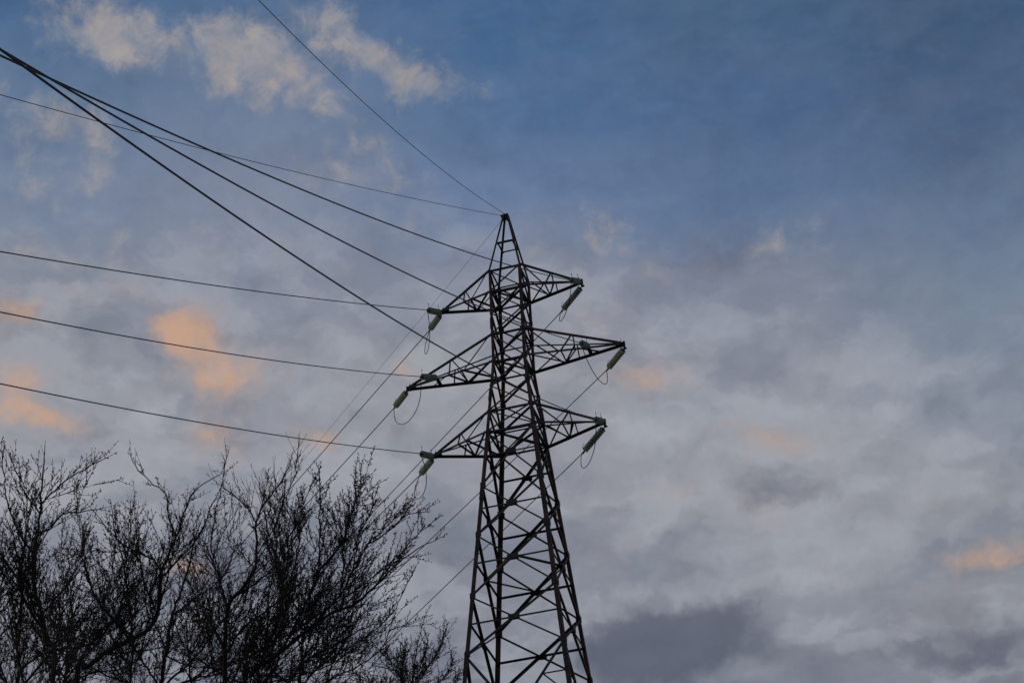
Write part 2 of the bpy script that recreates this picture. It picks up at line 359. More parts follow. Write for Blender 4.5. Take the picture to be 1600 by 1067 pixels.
# lower body: tall crossed panels with secondary struts
for a, b in (('k4', 'k5'), ('k5', 'k6'), ('k6', 'k7'), ('k7', 'k8')):
    for fi, (A, B, nr) in enumerate(FACES):
        tA, tB, bA, bB = node3(A, Z[a]), node3(B, Z[a]), node3(A, Z[b]), node3(B, Z[b])
        mb = MB(); mb.angle(tA, bB, nr, .095, .010, -.014, 1); mb.angle(tB, bA, nr, .095, .010, .014, -1)
        br = pb(mb, 'cross_brace', rust if fi % 2 else steel)
        wA, wB = (tB-tA).length, (bB-bA).length; t = wA/(wA+wB); cen = tA+(bB-tA)*t
        gm = MB(); gusset(gm, cen, nr, .4, .22, .032); pb(gm, 'crossing_plate', steel, br)
        for (P, Q, lg, lg2) in ((tA, bB, A, B), (tB, bA, B, A)):
            x = P+(Q-P)*t*.46; zz = x.z; mb = MB(); mb.angle(x, node3(lg, zz), nr, .05, .007, -.03)
            mb.angle(x, node3(lg, zz-(Z[a]-zz)*.9), nr, .05, .007, -.04); pb(mb, 'secondary_brace', rust)
            y = P+(Q-P)*(t+(1-t)*.5); mb = MB(); mb.angle(y, node3(lg2, y.z), nr, .05, .007, -.03); pb(mb, 'secondary_brace', rust)
        mb = MB(); mb.angle(bA, bB, nr, .07, .008, -.03)
        if b != 'k8': pb(mb, 'horizontal_strut', steel)
# peak cap
pm = MB(); c = tow(0, 0, Z['pk']); pm.cbox(c+Vector((0, 0, -.03)), ux*.20, uy*.20, Vector((0, 0, .04)))
pm.cbox(c+Vector((0, 0, -.14)), ux*.18, uy*.02, Vector((0, 0, .2))); pm.cbox(c+Vector((0, 0, -.14)), ux*.02, uy*.18, Vector((0, 0, .2)))
pm.cbox(c-ux*.17+Vector((0, 0, .01)), ux*.10, uy*.05, Vector((0, 0, .07)))
pb(pm, 'peak_cap', steel)
# cross arms
def on_v0(px, py):                        # point in the middle plane of the arms seen at a photo point
    r = ray(px, py); P0 = Vector((0, 0, H)); nn = uy; t = (tow(0, 0, 0)-P0).dot(nn)/r.dot(nn); return P0+r*t
def uz(p): d = p-tow(0, 0, 0); return d.dot(ux), p.z
ARM = {'4': 2.66, '3': 4.05, '2': 3.10}
TIPU = {}
def arm(k, s):
    zb, zt = Z['z%sb' % k], Z['z%st' % k]; a = ARM[k]+(.04 if s > 0 else 0)
    root = empty('cross_arm', (0, 0, 0)); root.parent = pyl
    wb, wt = wid(zb), wid(zt); dn = Vector((0, 0, -1))
    tipb = {v: tow(s*a, v*.07, zb) for v in (-1, 1)}; tipt = {v: tow(s*(a-.10), v*.05, zb+.13) for v in (-1, 1)}
    bn = {v: tow(s*wb, v*wb, zb) for v in (-1, 1)}; tn = {v: tow(s*wt, v*wt, zt) for v in (-1, 1)}
    def B(v, t): return bn[v]+(tipb[v]-bn[v])*t
    def T(v, t): return tn[v]+(tipt[v]-tn[v])*t
    for v in (-1, 1):
        mb = MB(); mb.angle(bn[v], tipb[v], uy*v, .085, .010, .01, -s*v); pb(mb, 'bottom_chord', steel, root)
        mb = MB(); mb.angle(tn[v], tipt[v], uy*v, .070 if v < 0 else .058, .009, .008, s*v); pb(mb, 'top_chord', steel, root)
        mb = MB()
        if k == '3':
            mb.angle(T(v, .52), B(v, .52), uy*v, .042, .007, -.012); mb.angle(T(v, .50), B(v, .36), uy*v, .046, .007, -.020)
            mb.angle(B(v, .35), T(v, .03), uy*v, .045, .007, -.012)
        else:
            mb.angle(T(v, .56), B(v, .56), uy*v, .042, .007, -.012); mb.angle(T(v, .54), B(v, .40), uy*v, .046, .007, -.020)
            mb.angle(B(v, .39), T(v, .04), uy*v, .045, .007, -.012)
        pb(mb, 'side_lattice', rust, root)
    mb = MB(); fr = (.40, .56) if k != '3' else (.37, .54)
    mb.angle(B(-1, fr[0]), B(1, fr[0]), dn, .045, .007, -.02); mb.angle(B(-1, fr[1]), B(1, fr[0]), dn, .055, .007, -.030)
    mb.angle(B(1, fr[0]), B(-1, .02), dn, .060, .008, -.020); mb.angle(B(-1, fr[0]), B(1, .02), dn, .060, .008, -.032)
    if k == '3':
        mb.angle(B(-1, fr[1]), B(1, .76), dn, .045, .007, -.02)
        p, q = B(-1, .66), B(1, .66); d = (q-p)
        mb.box(p-ux*.07+Vector((0, 0, -.02))-d*.08, d*1.16, ux*.14, Vector((0, 0, .012))); mb.box(p-ux*.07+Vector((0, 0, -.007))-d*.08, d*1.16, ux*.012, Vector((0, 0, .10)))
    pb(mb, 'plan_lattice', steel, root)
    c = tow(s*a, 0, zb)                   # tip plate with the hanging lug
    mb = MB(); mb.cbox(c+Vector((0, 0, .05)), ux*.24, uy*.20, Vector((0, 0, .014))); mb.cbox(c+ux*s*.02+Vector((0, 0, -.03)), ux*.26, uy*.016, Vector((0, 0, .15)))
    mb.cbox(c-ux*s*.10+Vector((0, 0, .07)), ux*.22, uy*.17, Vector((0, 0, .10)))
    if s > 0:
        e = c+ux*.08; mb.box(e-uy*.05+Vector((0, 0, -.17)), ux*.06, uy*.10, Vector((0, 0, .30))); mb.box(e-uy*.05+Vector((0, 0, -.19)), ux*.11, uy*.10, Vector((0, 0, .018)))
    pb(mb, 'tip_plate', steel, root)
    sb = MB(); sb.tube([c+Vector((0, 0, .1)), c+Vector((0, 0, .27))], .009, 5); pb(sb, 'bolt', fitting, root)
    return B
BF = {(k, s): arm(k, s) for k in '432' for s in (-1, 1)}

# ------------------------------------------------------------------ insulator strings
SL = 1.55                                 # length from lug to conductor clamp
def strdir(S0, px, py, ln, near):         # end of a string of that length in the direction of a photo point
    r = ray(px, py).normalized(); o = Vector((0, 0, H))-S0; b = o.dot(r); c = o.dot(o)-ln*ln; disc = b*b-c
    t = -b if disc < 0 else (-b-math.sqrt(disc) if near else -b+math.sqrt(disc))
    P = Vector((0, 0, H))+r*t; return (P-S0).normalized()
def make_string():
    root = empty('insulator_string')
    mb = MB(); mb.tube([Vector((0, 0, 0)), Vector((.10, 0, 0))], .014, 6); mb.cbox((.05, 0, 0), Vector((.05, 0, 0)), Vector((0, .05, 0)), Vector((0, 0, .05))); mb.build('shackle', fitting, root)
    nd = 11; x0 = .12; pit = .1125
    for i in range(nd):
        x = x0+i*pit
        d = MB(); d.lathe([(x+.050, .040), (x+.052, .075), (x+.058, .104), (x+.070, .120), (x+.082, .123), (x+.086, .119), (x+.076, .106), (x+.086, .094), (x+.074, .082), (x+.086, .068), (x+.074, .054), (x+.082, .036)], 20)
        o = d.build('glass_disc', glass, root, True)
        c = MB(); c.lathe([(x, .001), (x, .026), (x+.012, .034), (x+.050, .042), (x+.058, .040), (x+.060, .001)], 12); c.tube([Vector((x+.058, 0, 0)), Vector((x+pit+.004, 0, 0))], .010, 6, False); c.build('metal_cap', capm, o, True)
    xe = x0+nd*pit
    mb = MB(); mb.tube([Vector((xe, 0, 0)), Vector((xe+.06, 0, 0)), Vector((SL+.05, 0, 0))], [.016, .028, .022], 8); mb.cbox((xe+.11, 0, -.02), Vector((.14, 0, 0)), Vector((0, .03, 0)), Vector((0, 0, .08))); mb.build('clamp', fitting, root)
    for x, sg in ((.10, 1), (xe+.02, -1)):
        h = MB(); pts = [Vector((x, 0, .02)), Vector((x-.02*sg, 0, .09)), Vector((x-.03*sg, 0, .17)), Vector((x-.02*sg, 0, .24)), Vector((x+.03*sg, 0, .30))]
        if sg < 0: pts = [Vector((x, .02, .0)), Vector((x+.05, .03, .10)), Vector((x+.05, .03, .19)), Vector((x+.01, .02, .25)), Vector((x-.05, .02, .27)), Vector((x-.10, .02, .235))]
        h.tube(pts, .008, 5); h.build('arcing_horn', fitting, root)
    return root
proto = make_string()
kids = list(proto.children)
def copy_string():
    c = proto.copy(); C.objects.link(c)
    for ch in kids:
        d = ch.copy(); C.objects.link(d); d.parent = c
        for g2 in ch.children: e = g2.copy(); C.objects.link(e); e.parent = d
    return c
tipu = lambda k, s: ARM[k]+(.04 if s > 0 else 0)
ATT = {}
for k in '432':
    for s in (-1, 1):
        t_ = tow(s*(tipu(k, s)+.02), 0, Z['z%sb' % k])
        ATT['B', k, s] = t_+ux*s*.10+Vector((0, 0, -.09 if s < 0 else -.16)); ATT['A', k, s] = t_+(ux*s*.0-uy*.06+Vector((0, 0, .02)) if s > 0 else ux*s*.10+Vector((0, 0, .0)))
for s in (-1, 1): ATT['A', '3', s] = BF['3', s](-1, .66)+Vector((0, 0, .02))-uy*.06
END = {('A', '4', -1): (668, 484.5), ('A', '3', -1): (657, 588.5), ('A', '2', -1): (657, 708.5), ('A', '4', 1): (892, 438), ('A', '3', 1): (908, 536), ('A', '2', 1): (930, 655.5),
       ('B', '4', -1): (671, 516), ('B', '3', -1): (616, 637), ('B', '2', -1): (656, 742), ('B', '4', 1): (876, 488), ('B', '3', 1): (948, 578), ('B', '2', 1): (909, 709)}
an = {'4': 'upper', '3': 'middle', '2': 'lower'}; sn = {-1: 'left', 1: 'right'}
PEND = {}
for i, (key, e) in enumerate(END.items()):
    sd_, k, s = key; S0 = ATT[key]; D = strdir(S0, e[0], e[1], SL+.03, sd_ == 'A')
    o = proto if i == 0 else copy_string()
    zax = (Vector((0, 0, 1))-D*D.z).normalized(); yax = zax.cross(D)
    o.matrix_world = Matrix.Translation(S0) @ Matrix((D, yax, zax)).transposed().to_4x4()
    lab = ('glass disc insulator string seen end on, pointing at the viewer from the %s %s arm' if sd_ == 'A' and s > 0 else
           'short level string of greenish glass discs reaching left from the %s %s cross arm' if sd_ == 'A' else
           'slanting string of greenish glass discs dropping left from the %s %s arm tip') % (an[k], sn[s])
    tag(o, lab, 'insulator', 'glass insulator strings on the pylon arms')
    PEND[key] = S0+D*(SL+.05)

# ------------------------------------------------------------------ jumper loops
def bez(p0, p1, p2, p3, n=28):
    return [p0*(1-t)**3+p1*3*t*(1-t)**2+p2*3*t*t*(1-t)+p3*t**3 for t in [i/n for i in range(n+1)]]
for k in '432':
    for s in (-1, 1):
        a, b = PEND['A', k, s], PEND['B', k, s]; dz = Vector((0, 0, -1))
        yb, wa_, wb_ = {('4', -1): (553, .30, -.55), ('3', -1): (663, .2, -.1), ('2', -1): (779, .75, -.75), ('4', 1): (502, .0, -.25), ('3', 1): (600, .3, .12), ('2', 1): (731, .10, -.25)}[k, s]
        def pix(P): P = P-Vector((0, 0, H)); q = P.dot(fw); return 533.5-F*P.dot(U_)/q
        lo_, hi_ = .2, 8.0
        for _ in range(30):               # depth of the loop
            h = (lo_+hi_)/2; pl = bez(a+dz*.03, a+dz*h+ux*wa_, b+dz*h*.75+ux*wb_, b+dz*.03)
            if max(pix(P) for P in pl) > yb: hi_ = h
            else: lo_ = h
        mb = MB(); mb.tube(pl, .014, 6)
        o = shift(mb, a).build('jumper_cable', cable_m, None, True); o.location = a
        tag(o, 'thin looping jumper cable hanging between the two insulator strings of the %s %s arm' % (an[k], sn[s]), 'cable', 'jumper loops under the pylon arms')

# ------------------------------------------------------------------ overhead lines
def wire_far(P0, pts, r, smax, label, name='power_line', group='conductors strung from the pylon', c1=-.05, c2=.00035):
    best = None
    for q in range(3000, 3500, 2):        # heading that carries the wire over the photo's points
        az = rad(q/10); D = Vector((math.sin(az), math.cos(az), 0)); e = 0
        for p in pts:
            rr = ray(*p); Nn = Vector((D.y, -D.x, 0)); t = (P0-Vector((0, 0, H))).dot(Nn)/rr.dot(Nn); P = Vector((0, 0, H))+rr*t; a = (P-P0).dot(D)
            if t < 0: e += 9; continue
            e += min(9, abs((P.z-P0.z)-(c1*a+c2*a*a)))/max(a, 2)
        if best is None or e < best[0]: best = (e, az, D)
    e, az, D = best; print('FAR', label[:50], round(math.degrees(az), 1), round(e, 4))
    pl = [P0+D*q+Vector((0, 0, c1*q+c2*q*q)) for q in [smax*(i/80)**1.15 for i in range(81)]]
    mb = MB(); mb.tube(pl, r, 6); o = shift(mb, P0).build(name, cable_m, None, True); o.location = P0
    tag(o, label, 'cable', group); return o
def wire(P0, az, pts, r, smax, label, name='power_line', group='conductors strung from the pylon'):
    az = rad(az); D = Vector((math.sin(az), math.cos(az), 0)); Nn = Vector((D.y, -D.x, 0)); eye = Vector((0, 0, H))
    s, z = [], []
    for q in pts:
        rr = ray(*q); t = (P0-eye).dot(Nn)/rr.dot(Nn); P = eye+rr*t; s.append((P-P0).dot(D)); z.append(P.z-P0.z)
    s, z = np.array(s), np.array(z); ok = s > .8; s, z = s[ok], z[ok]
    wgt = 1/np.maximum(3.0, np.abs(70-s))**.0
    A = np.vstack([s, s*s]).T; c = np.linalg.lstsq(A, z, rcond=None)[0]
    if c[1] < 2e-4: c[1] = 2e-4; c[0] = float(((z-c[1]*s*s)*s).sum()/(s*s).sum())
    res = z-(c[0]*s+c[1]*s*s)
    print('WIRE', label[:60], 'c', np.round(c, 4), 'res', np.round(np.abs(res).max(), 3), 's', s.min().round(1), s.max().round(1))
    pl = []
    for i in range(81):
        q = smax*(i/80)**1.15; pl.append(P0+D*q+Vector((0, 0, c[0]*q+c[1]*q*q)))
    mb = MB(); mb.tube(pl, r, 6); o = shift(mb, P0).build(name, cable_m, None, True); o.location = P0
    tag(o, label, 'cable', group); return o
RC, RE = .0165, .0095
AZL, AZR = 199, 192.5
wire(PEND['A', '4', 1], AZR, [(0, 86.5), (200, 178), (329, 236.3), (400, 267), (600, 347.5), (750, 400), (859, 430.6)], RC, 62, 'black conductor from the upper right arm, shallowest of three converging at the left edge')
wire(PEND['A', '3', 1], AZR, [(0, 79), (200, 194), (400, 304.5), (600, 408.5), (717, 464), (836, 517)], RC, 62, 'black conductor from the middle right arm, between two others converging at the left edge')
wire(PEND['A', '2', 1], 191.2, [(0, 77.5), (200, 221), (400, 359.5), (600, 489.5), (700, 549), (845, 624)], RC, 62, 'black conductor from the lower right arm, steepest of three converging at the left edge')
wire(PEND['A', '4', -1], AZL, [(0, 393.5), (150, 417.4), (300, 441), (400, 455.5), (600, 478)], RC, 62, 'nearly level black conductor running left from the upper left arm')
wire(PEND['A', '3', -1], AZL, [(0, 488), (150, 517), (300, 542), (450, 567), (600, 584)], RC, 62, 'nearly level black conductor running left from the middle left arm')
wire(PEND['A', '2', -1], AZL, [(0, 599), (150, 630), (300, 658), (450, 682), (600, 702)], RC, 62, 'nearly level black conductor running left from the lower left arm, just above the treetops')
top = tow(0, 0, Z['pk'])
wire(top+Vector((0, 0, .02)), 190, [(403.5, 0), (500, 96.6), (600, 189), (700, 272.8)], RE, 62, 'thin earth wire climbing steeply from the pylon peak to the top edge', 'earth_wire', 'thin earth wires at the pylon peak')
wire(top-ux*.2+Vector((0, 0, .03)), 200, [(0, 148), (100, 175.5), (200, 203), (400, 254.5), (600, 300.5), (700, 320.3)], RE, 62, 'thin earth wire running left from the pylon peak across the converging conductors', 'earth_wire', 'thin earth wires at the pylon peak')
wire_far(top-ux*.2+Vector((0, 0, -.25)), [(663, 491), (606, 560), (480, 702)], .006, 260, 'faint thin earth wire dropping from the pylon peak down behind the trees', 'earth_wire', 'thin earth wires at the pylon peak')
wire_far(PEND['B', '4', -1], [(634.6, 560), (601, 589), (480, 733)], RC, 260, 'dark conductor dropping down left from the upper left arm towards the trees')
wire_far(PEND['B', '3', -1], [(535.7, 725)], RC, 260, 'dark conductor dropping down left from the middle left arm towards the trees')
wire_far(PEND['B', '2', -1], [(606, 792)], RC, 260, 'dark conductor dropping down left from the lower left arm towards the trees')
wire_far(PEND['B', '4', 1], [(835, 534), (765, 607.5), (675, 703), (630, 749), (583, 797)], RC, 260, 'dark conductor from the upper right arm passing behind the lower left arm tip')
wire_far(PEND['B', '3', 1], [(852.4, 670), (800, 723.6), (748, 770), (667.6, 846.6)], RC, 260, 'dark conductor from the middle right arm passing behind the pylon to the twigs at right')
wire_far(PEND['B', '2', 1], [(868.7, 749), (786, 830), (735, 877), (603.7, 1000)], RC, 260, 'dark conductor from the lower right arm passing behind the pylon, lowest of all')
# peak hardware
for off, lab in (((-.17, .05, -.05), 'small dark wire clamp on the left side of the pylon peak'), ((.05, -.10, -.22), 'small dark vibration damper hanging just under the pylon peak')):
    P = top+ux*off[0]+uy*off[1]+Vector((0, 0, off[2])); hb = empty('wire_clamp', P); tag(hb, lab, 'clamp')
    mb = MB(); mb.tube([Vector((0, 0, .14)), Vector((0, 0, 0)), Vector((.03, 0, -.10))], .014, 6); mb.build('hanger', fitting, hb)
    for q in (0, 1):
        mb = MB(); mb.lathe([(-.06, .001), (-.055, .028), (0, .034), (.055, .028), (.06, .001)], 10); e = mb.build('weight', fitting, hb, True); e.location = (.01+.03*q, 0, -.02-.12*q); e.rotation_euler = (0, .4, .5)

#TREES
# ------------------------------------------------------------------ bare trees
rng = random.Random(11)
def rvec(): return Vector((rng.gauss(0, 1), rng.gauss(0, 1), rng.gauss(0, 1)))
def smooth_line(P, step=.05, jit=.0):
    out = []
    for i in range(len(P)-1):
        p0, p1, p2, p3 = P[max(i-1, 0)], P[i], P[i+1], P[min(i+2, len(P)-1)]
        n = max(2, int((p2-p1).length/step))
        for j in range(n):
            t = j/n; q = .5*((2*p1)+(p2-p0)*t+(2*p0-5*p1+4*p2-p3)*t*t+(3*p1-p0-3*p2+p3)*t**3); out.append(q+rvec()*jit)
    out.append(P[-1]); return out
UP = Vector((0, 0, 1))
class Tree:
    def __init__(s, base, label, bud=1.0, twig_r=.0022):
        s.base = Vector(base); s.root = empty('bare_tree', s.base); tag(s.root, label, 'tree', 'bare budding trees at lower left')
        s.tw = MB(); s.bd = MB(); s.bud = bud; s.tr = twig_r
    def budat(s, p, d, l, r):
        d = d.normalized(); a = d.orthogonal().normalized(); b = d.cross(a); n = len(s.bd.v)
        s.bd.v += [p, p+d*l*.45+a*r, p+d*l*.45+b*r, p+d*l*.45-a*r, p+d*l*.45-b*r, p+d*l]
        s.bd.f += [(n, n+2, n+1), (n, n+3, n+2), (n, n+4, n+3), (n, n+1, n+4), (n+5, n+1, n+2), (n+5, n+2, n+3), (n+5, n+3, n+4), (n+5, n+4, n+1)]
    def spur(s, p, d, k=1.0):             # short side spur carrying a few buds
        L = rng.uniform(.004, .018)*k; e = p+d*L+UP*L*.3
        if L > .009*k: s.tw.tube([p, e], [s.tr*.9, s.tr*.6], 3, False)
        for _ in range(rng.choice((1, 1, 2, 2, 3))):
            q = rng.uniform(.7, 1.25); s.budat(p+(e-p)*rng.uniform(.3, 1), d+rvec()*.35+UP*.9, .0145*q, .0036*q)
    def shoot(s, p, d, L, r, lvl):
        """lvl -1 a bough, 0 a long shoot, 1 a side twig"""
        seg = (.05, .06, .03)[lvl+1 if lvl < 1 else 2]; n = max(3, int(L/seg)); d = d.normalized(); pts = [p]; dirs = [d]
        wob = (.05, .020, .035)[lvl+1]; lift = (.04, .025, .04)[lvl+1]
        for i in range(n):
            d = (d+UP*lift+rvec()*wob).normalized(); p = p+d*(L/n); pts.append(p); dirs.append(d)
        s.tw.tube(pts, [max(r*(1-.65*i/n), .0014) for i in range(n+1)], 4 if r > .004 else 3, False)
        if lvl < 1:
            q = .12 if lvl < 0 else .15
            while q < .97:
                i = min(n-1, int(q*n)); f = q*n-i; pp = pts[i]+(pts[i+1]-pts[i])*f
                a = dirs[i].cross(rvec()).normalized(); th = rad(rng.uniform(18, 48)); nd = dirs[i]*math.cos(th)+a*math.sin(th)
                if lvl < 0: s.shoot(pp, nd+UP*.25, rng.uniform(.18, .55)*(1.1-.5*q), max(s.tr*1.3, r*.45), 0)
                else: s.shoot(pp, nd+UP*.15, rng.uniform(.04, .22)*(1.1-.6*q), s.tr*.95, 1)
                q += (rng.uniform(.035, .085) if lvl < 0 else rng.uniform(.045, .15))/L
        if lvl >= 0:
            q = .10 if lvl else .22
            while q < 1.0:
                i = min(n-1, int(q*n)); f = q*n-i; pp = pts[i]+(pts[i+1]-pts[i])*f
                a = dirs[i].cross(rvec()).normalized()
                if rng.random() < s.bud: s.spur(pp, dirs[i]*.6+a*.8)
                q += rng.uniform(.013, .030)/L
            s.budat(pts[-1], dirs[-1], .016, .003)
    def limb(s, P, r0, r1, dens=1.0, name='branch', start=.12, slen=(.25, .7), sub=0, trunk=False):
        pts = smooth_line(P, .045, .004); n = len(pts)
        for i in range(1, n-1): pts[i] = pts[i]+Vector((math.sin(i*.31+P[0].x*9), math.cos(i*.23+P[0].z*7), 0))*.005
        rr = [r0+(r1-r0)*((i/(n-1))**1.8 if trunk else (i/(n-1))**.8) for i in range(n)]
        mb = MB(); mb.tube(pts, rr, 8, True)
        shift(mb, s.base); mb.build(name, bark, s.root, True)
        L = sum((pts[i+1]-pts[i]).length for i in range(n-1))
        def side(i, lo, hi):
            d = (pts[min(i+2, n-1)]-pts[max(i-1, 0)]).normalized(); a = d.cross(rvec()).normalized(); a = (a+UP*.3).normalized(); th = rad(rng.uniform(lo, hi))
            return d*math.cos(th)+a*math.sin(th)+UP*.12
        q = start
        while q < .985:
            i = int(q*(n-1)); s.shoot(pts[i], side(i, 14, 48), rng.uniform(*slen)*(1.02-.68*q), min(.0045, max(rr[i]*.5, s.tr*1.2)), 0)
            q += rng.uniform(.03, .08)/L/dens
        for k in range(sub):
            i = int(((start+(.58-start)*(k+rng.random())/sub) if not trunk else (.74+.16*(k+rng.random())/sub))*(n-1)); s.shoot(pts[i], side(i, 25, 60), rng.uniform(.35, .72), min(.0070, rr[i]*.6), -1)
        s.shoot(pts[-1], pts[-1]-pts[-3], rng.uniform(.06, .15), max(r1, .002), 0)
        return pts
    def done(s):
        shift(s.tw, s.base); shift(s.bd, s.base)
        o = s.tw.build('twigs', twigm, s.root); o['kind'] = 'stuff'
        if s.bd.v: o = s.bd.build('buds', budm, s.root); o['kind'] = 'stuff'
        print('TREE', len(s.tw.f), len(s.bd.f))
def line(pxs, y0, y1):
    n = len(pxs); return [at(x, y, y0+(y1-y0)*i/(n-1)) for i, (x, y) in enumerate(pxs)]
def tree(base, label, trunk, limbs, y, bud=1.0, r0=.05, tr=.0025):
    t = Tree(base, label, bud, tr)
    tp = line(trunk['p'], y, y+trunk.get('dy', 0)); b = Vector(base)
    full = [b, b+(tp[0]-b)*.35+Vector((.10, -.05, 0)), b+(tp[0]-b)*.7+Vector((-.06, .06, 0))]+tp
    t.limb(full, r0, trunk.get('r1', .006), trunk.get('d', 1.0)*.9, 'trunk', start=.74, sub=trunk.get('u', 9), trunk=True, slen=trunk.get('s', (.25, .6)))
    for l in limbs: t.limb(line(l['p'], y+l.get('a', 0), y+l.get('b', 0)), l.get('r', .011), l.get('e', .003), l.get('d', 1.0), 'branch', slen=l.get('s', (.2, .6)), start=l.get('st', .12), sub=l.get('u', 5 if l.get('r', .011) > .0085 else 1 if l.get('s', (.2, .6))[1] > .35 else 0))
    t.done(); return t
def gb_(px, y): p = at(px, 1067, y); return (p.x, y, 0)
tree(gb_(95, 11.6), 'leafless tree at the far left with two thick dark stems and budding shoots', {'p': [(84, 1067), (70, 1000), (66, 964), (54, 920), (56, 864), (60, 832), (62, 792), (66, 745), (69, 715)], 'r1': .004},
     [{'p': [(60, 832), (80, 826), (98, 804), (124, 800), (150, 796)], 'b': -.2, 'r': .007, 's': (.1, .3)},
      {'p': [(62, 792), (80, 772), (104, 750), (132, 732), (160, 718)], 'b': .2, 'r': .007, 's': (.12, .36)},
      {'p': [(70, 985), (44, 944), (22, 896), (0, 866), (-30, 830)], 'b': -.3, 'r': .012},
      {'p': [(62, 800), (40, 770), (28, 740), (16, 715)], 'b': .2, 'r': .006, 's': (.1, .3)},
      {'p': [(56, 870), (30, 830), (10, 780), (4, 720), (6, 700)], 'b': .3, 'r': .007, 's': (.1, .3)},
      {'p': [(66, 960), (100, 920), (120, 880), (130, 840)], 'b': .4, 'r': .008, 's': (.1, .4)},
      {'p': [(-40, 1060), (-20, 980), (0, 900), (8, 860)], 'b': .2, 'r': .012},
      {'p': [(40, 1075), (30, 1020), (20, 980), (40, 930)], 'b': .2, 'r': .010}], 11.6, .55)
tree(gb_(190, 12.6), 'leafless tree left of centre, a leaning limb crossing the dense twigs', {'p': [(120, 1080), (138, 1042), (182, 1010), (224, 988), (246, 956), (252, 900), (262, 872), (276, 838), (286, 802), (298, 776), (318, 756), (342, 742)], 'r1': .003},
     [{'p': [(254, 892), (230, 868), (200, 854), (174, 830), (158, 812)], 'b': -.2, 'r': .008, 's': (.15, .4)},
      {'p': [(276, 838), (264, 802), (260, 772), (240, 757), (216, 734), (206, 716)], 'b': .2, 'r': .006, 's': (.08, .25), 'd': .6},
      {'p': [(200, 1080), (208, 1000), (200, 930), (190, 870), (180, 830), (176, 800)], 'b': .3, 'r': .010, 's': (.15, .5)},
      {'p': [(246, 960), (228, 920), (222, 880), (214, 840), (210, 800)], 'b': -.3, 'r': .008, 's': (.12, .4)},
      {'p': [(252, 900), (282, 870), (310, 840), (326, 800), (336, 780)], 'b': -.3, 'r': .008, 's': (.12, .4)},
      {'p': [(210, 1000), (170, 960), (140, 910), (128, 860), (130, 830)], 'b': .2, 'r': .009, 's': (.15, .45)},
      {'p': [(106, 1080), (104, 1020), (110, 960), (112, 900)], 'b': .3, 'r': .010, 's': (.15, .5)}], 12.6, .5, .055)
tree(gb_(345, 13.4), 'leafless tree amid the thicket with a kinked limb and long bare twigs', {'p': [(352, 1080), (350, 1010), (356, 946), (374, 924), (396, 898), (402, 864), (400, 816), (412, 788), (434, 760), (450, 730), (456, 712)], 'r1': .003, 'd': .9},
     [{'p': [(400, 816), (376, 782), (350, 760), (352, 730), (356, 710)], 'b': .2, 'r': .006, 's': (.15, .35), 'd': .8},
      {'p': [(356, 946), (340, 900), (330, 860), (336, 810), (344, 770)], 'b': .3, 'r': .009, 's': (.15, .5)},
      {'p': [(402, 864), (430, 820), (446, 780), (462, 740), (466, 700)], 'b': -.2, 'r': .006, 's': (.15, .4)},
      {'p': [(360, 936), (396, 912), (430, 880), (450, 840), (480, 800)], 'b': -.3, 'r': .008, 's': (.15, .5)},
      {'p': [(352, 1010), (320, 960), (300, 920), (280, 890)], 'b': .2, 'r': .010, 's': (.15, .5)},
      {'p': [(350, 1030), (380, 980), (420, 950), (450, 920), (470, 880)], 'b': .3, 'r': .010, 's': (.2, .5)},
      {'p': [(300, 1080), (296, 1020), (290, 970), (300, 930)], 'b': .3, 'r': .010, 's': (.2, .5)}], 13.4, .14, .05, .0024)
tree(gb_(420, 12.9), 'largest leafless tree, its arching budding boughs spreading right towards the pylon', {'p': [(380, 1080), (392, 1054), (430, 1024), (482, 984), (518, 958), (558, 940), (590, 912), (622, 880), (652, 858), (676, 846)], 'r1': .003, 'd': 1.2},
     [{'p': [(440, 1018), (470, 960), (494, 900), (500, 840), (500, 785), (500, 748)], 'b': .2, 'r': .010, 's': (.12, .42), 'd': 1.2},
      {'p': [(482, 984), (530, 930), (552, 890), (576, 850), (606, 820), (634, 790)], 'b': -.2, 'r': .009, 's': (.12, .40), 'd': 1.3},
      {'p': [(494, 900), (530, 850), (552, 800), (556, 775), (554, 758)], 'b': .3, 'r': .007, 's': (.12, .36), 'd': 1.2},
      {'p': [(552, 890), (560, 840), (580, 800), (586, 775), (590, 764)], 'b': .2, 'r': .006, 's': (.10, .30), 'd': 1.1},
      {'p': [(590, 912), (620, 870), (650, 836), (672, 818)], 'b': .2, 'r': .006, 's': (.08, .26), 'd': 1.2},
      {'p': [(576, 850), (610, 826), (640, 804), (662, 800)], 'b': -.3, 'r': .006, 's': (.08, .26), 'd': 1.2},
      {'p': [(400, 1048), (430, 980), (450, 920), (464, 860), (470, 800), (490, 752)], 'b': -.3, 'r': .010, 's': (.15, .45), 'd': 1.2},
      {'p': [(470, 960), (440, 910), (430, 860), (440, 810)], 'b': .2, 'r': .008, 's': (.15, .45)},
      {'p': [(500, 1040), (530, 1020), (586, 984), (614, 956), (630, 928), (640, 905)], 'b': .2, 'r': .005, 's': (.05, .12), 'd': .35},
      {'p': [(440, 1080), (480, 1030), (520, 1010), (560, 985), (590, 975)], 'b': .2, 'r': .009, 's': (.15, .4)},
      {'p': [(380, 1075), (420, 1060), (450, 1000), (500, 960), (530, 945)], 'b': -.4, 'r': .010, 's': (.15, .5)}], 12.9, 1.0, .06, .0026)
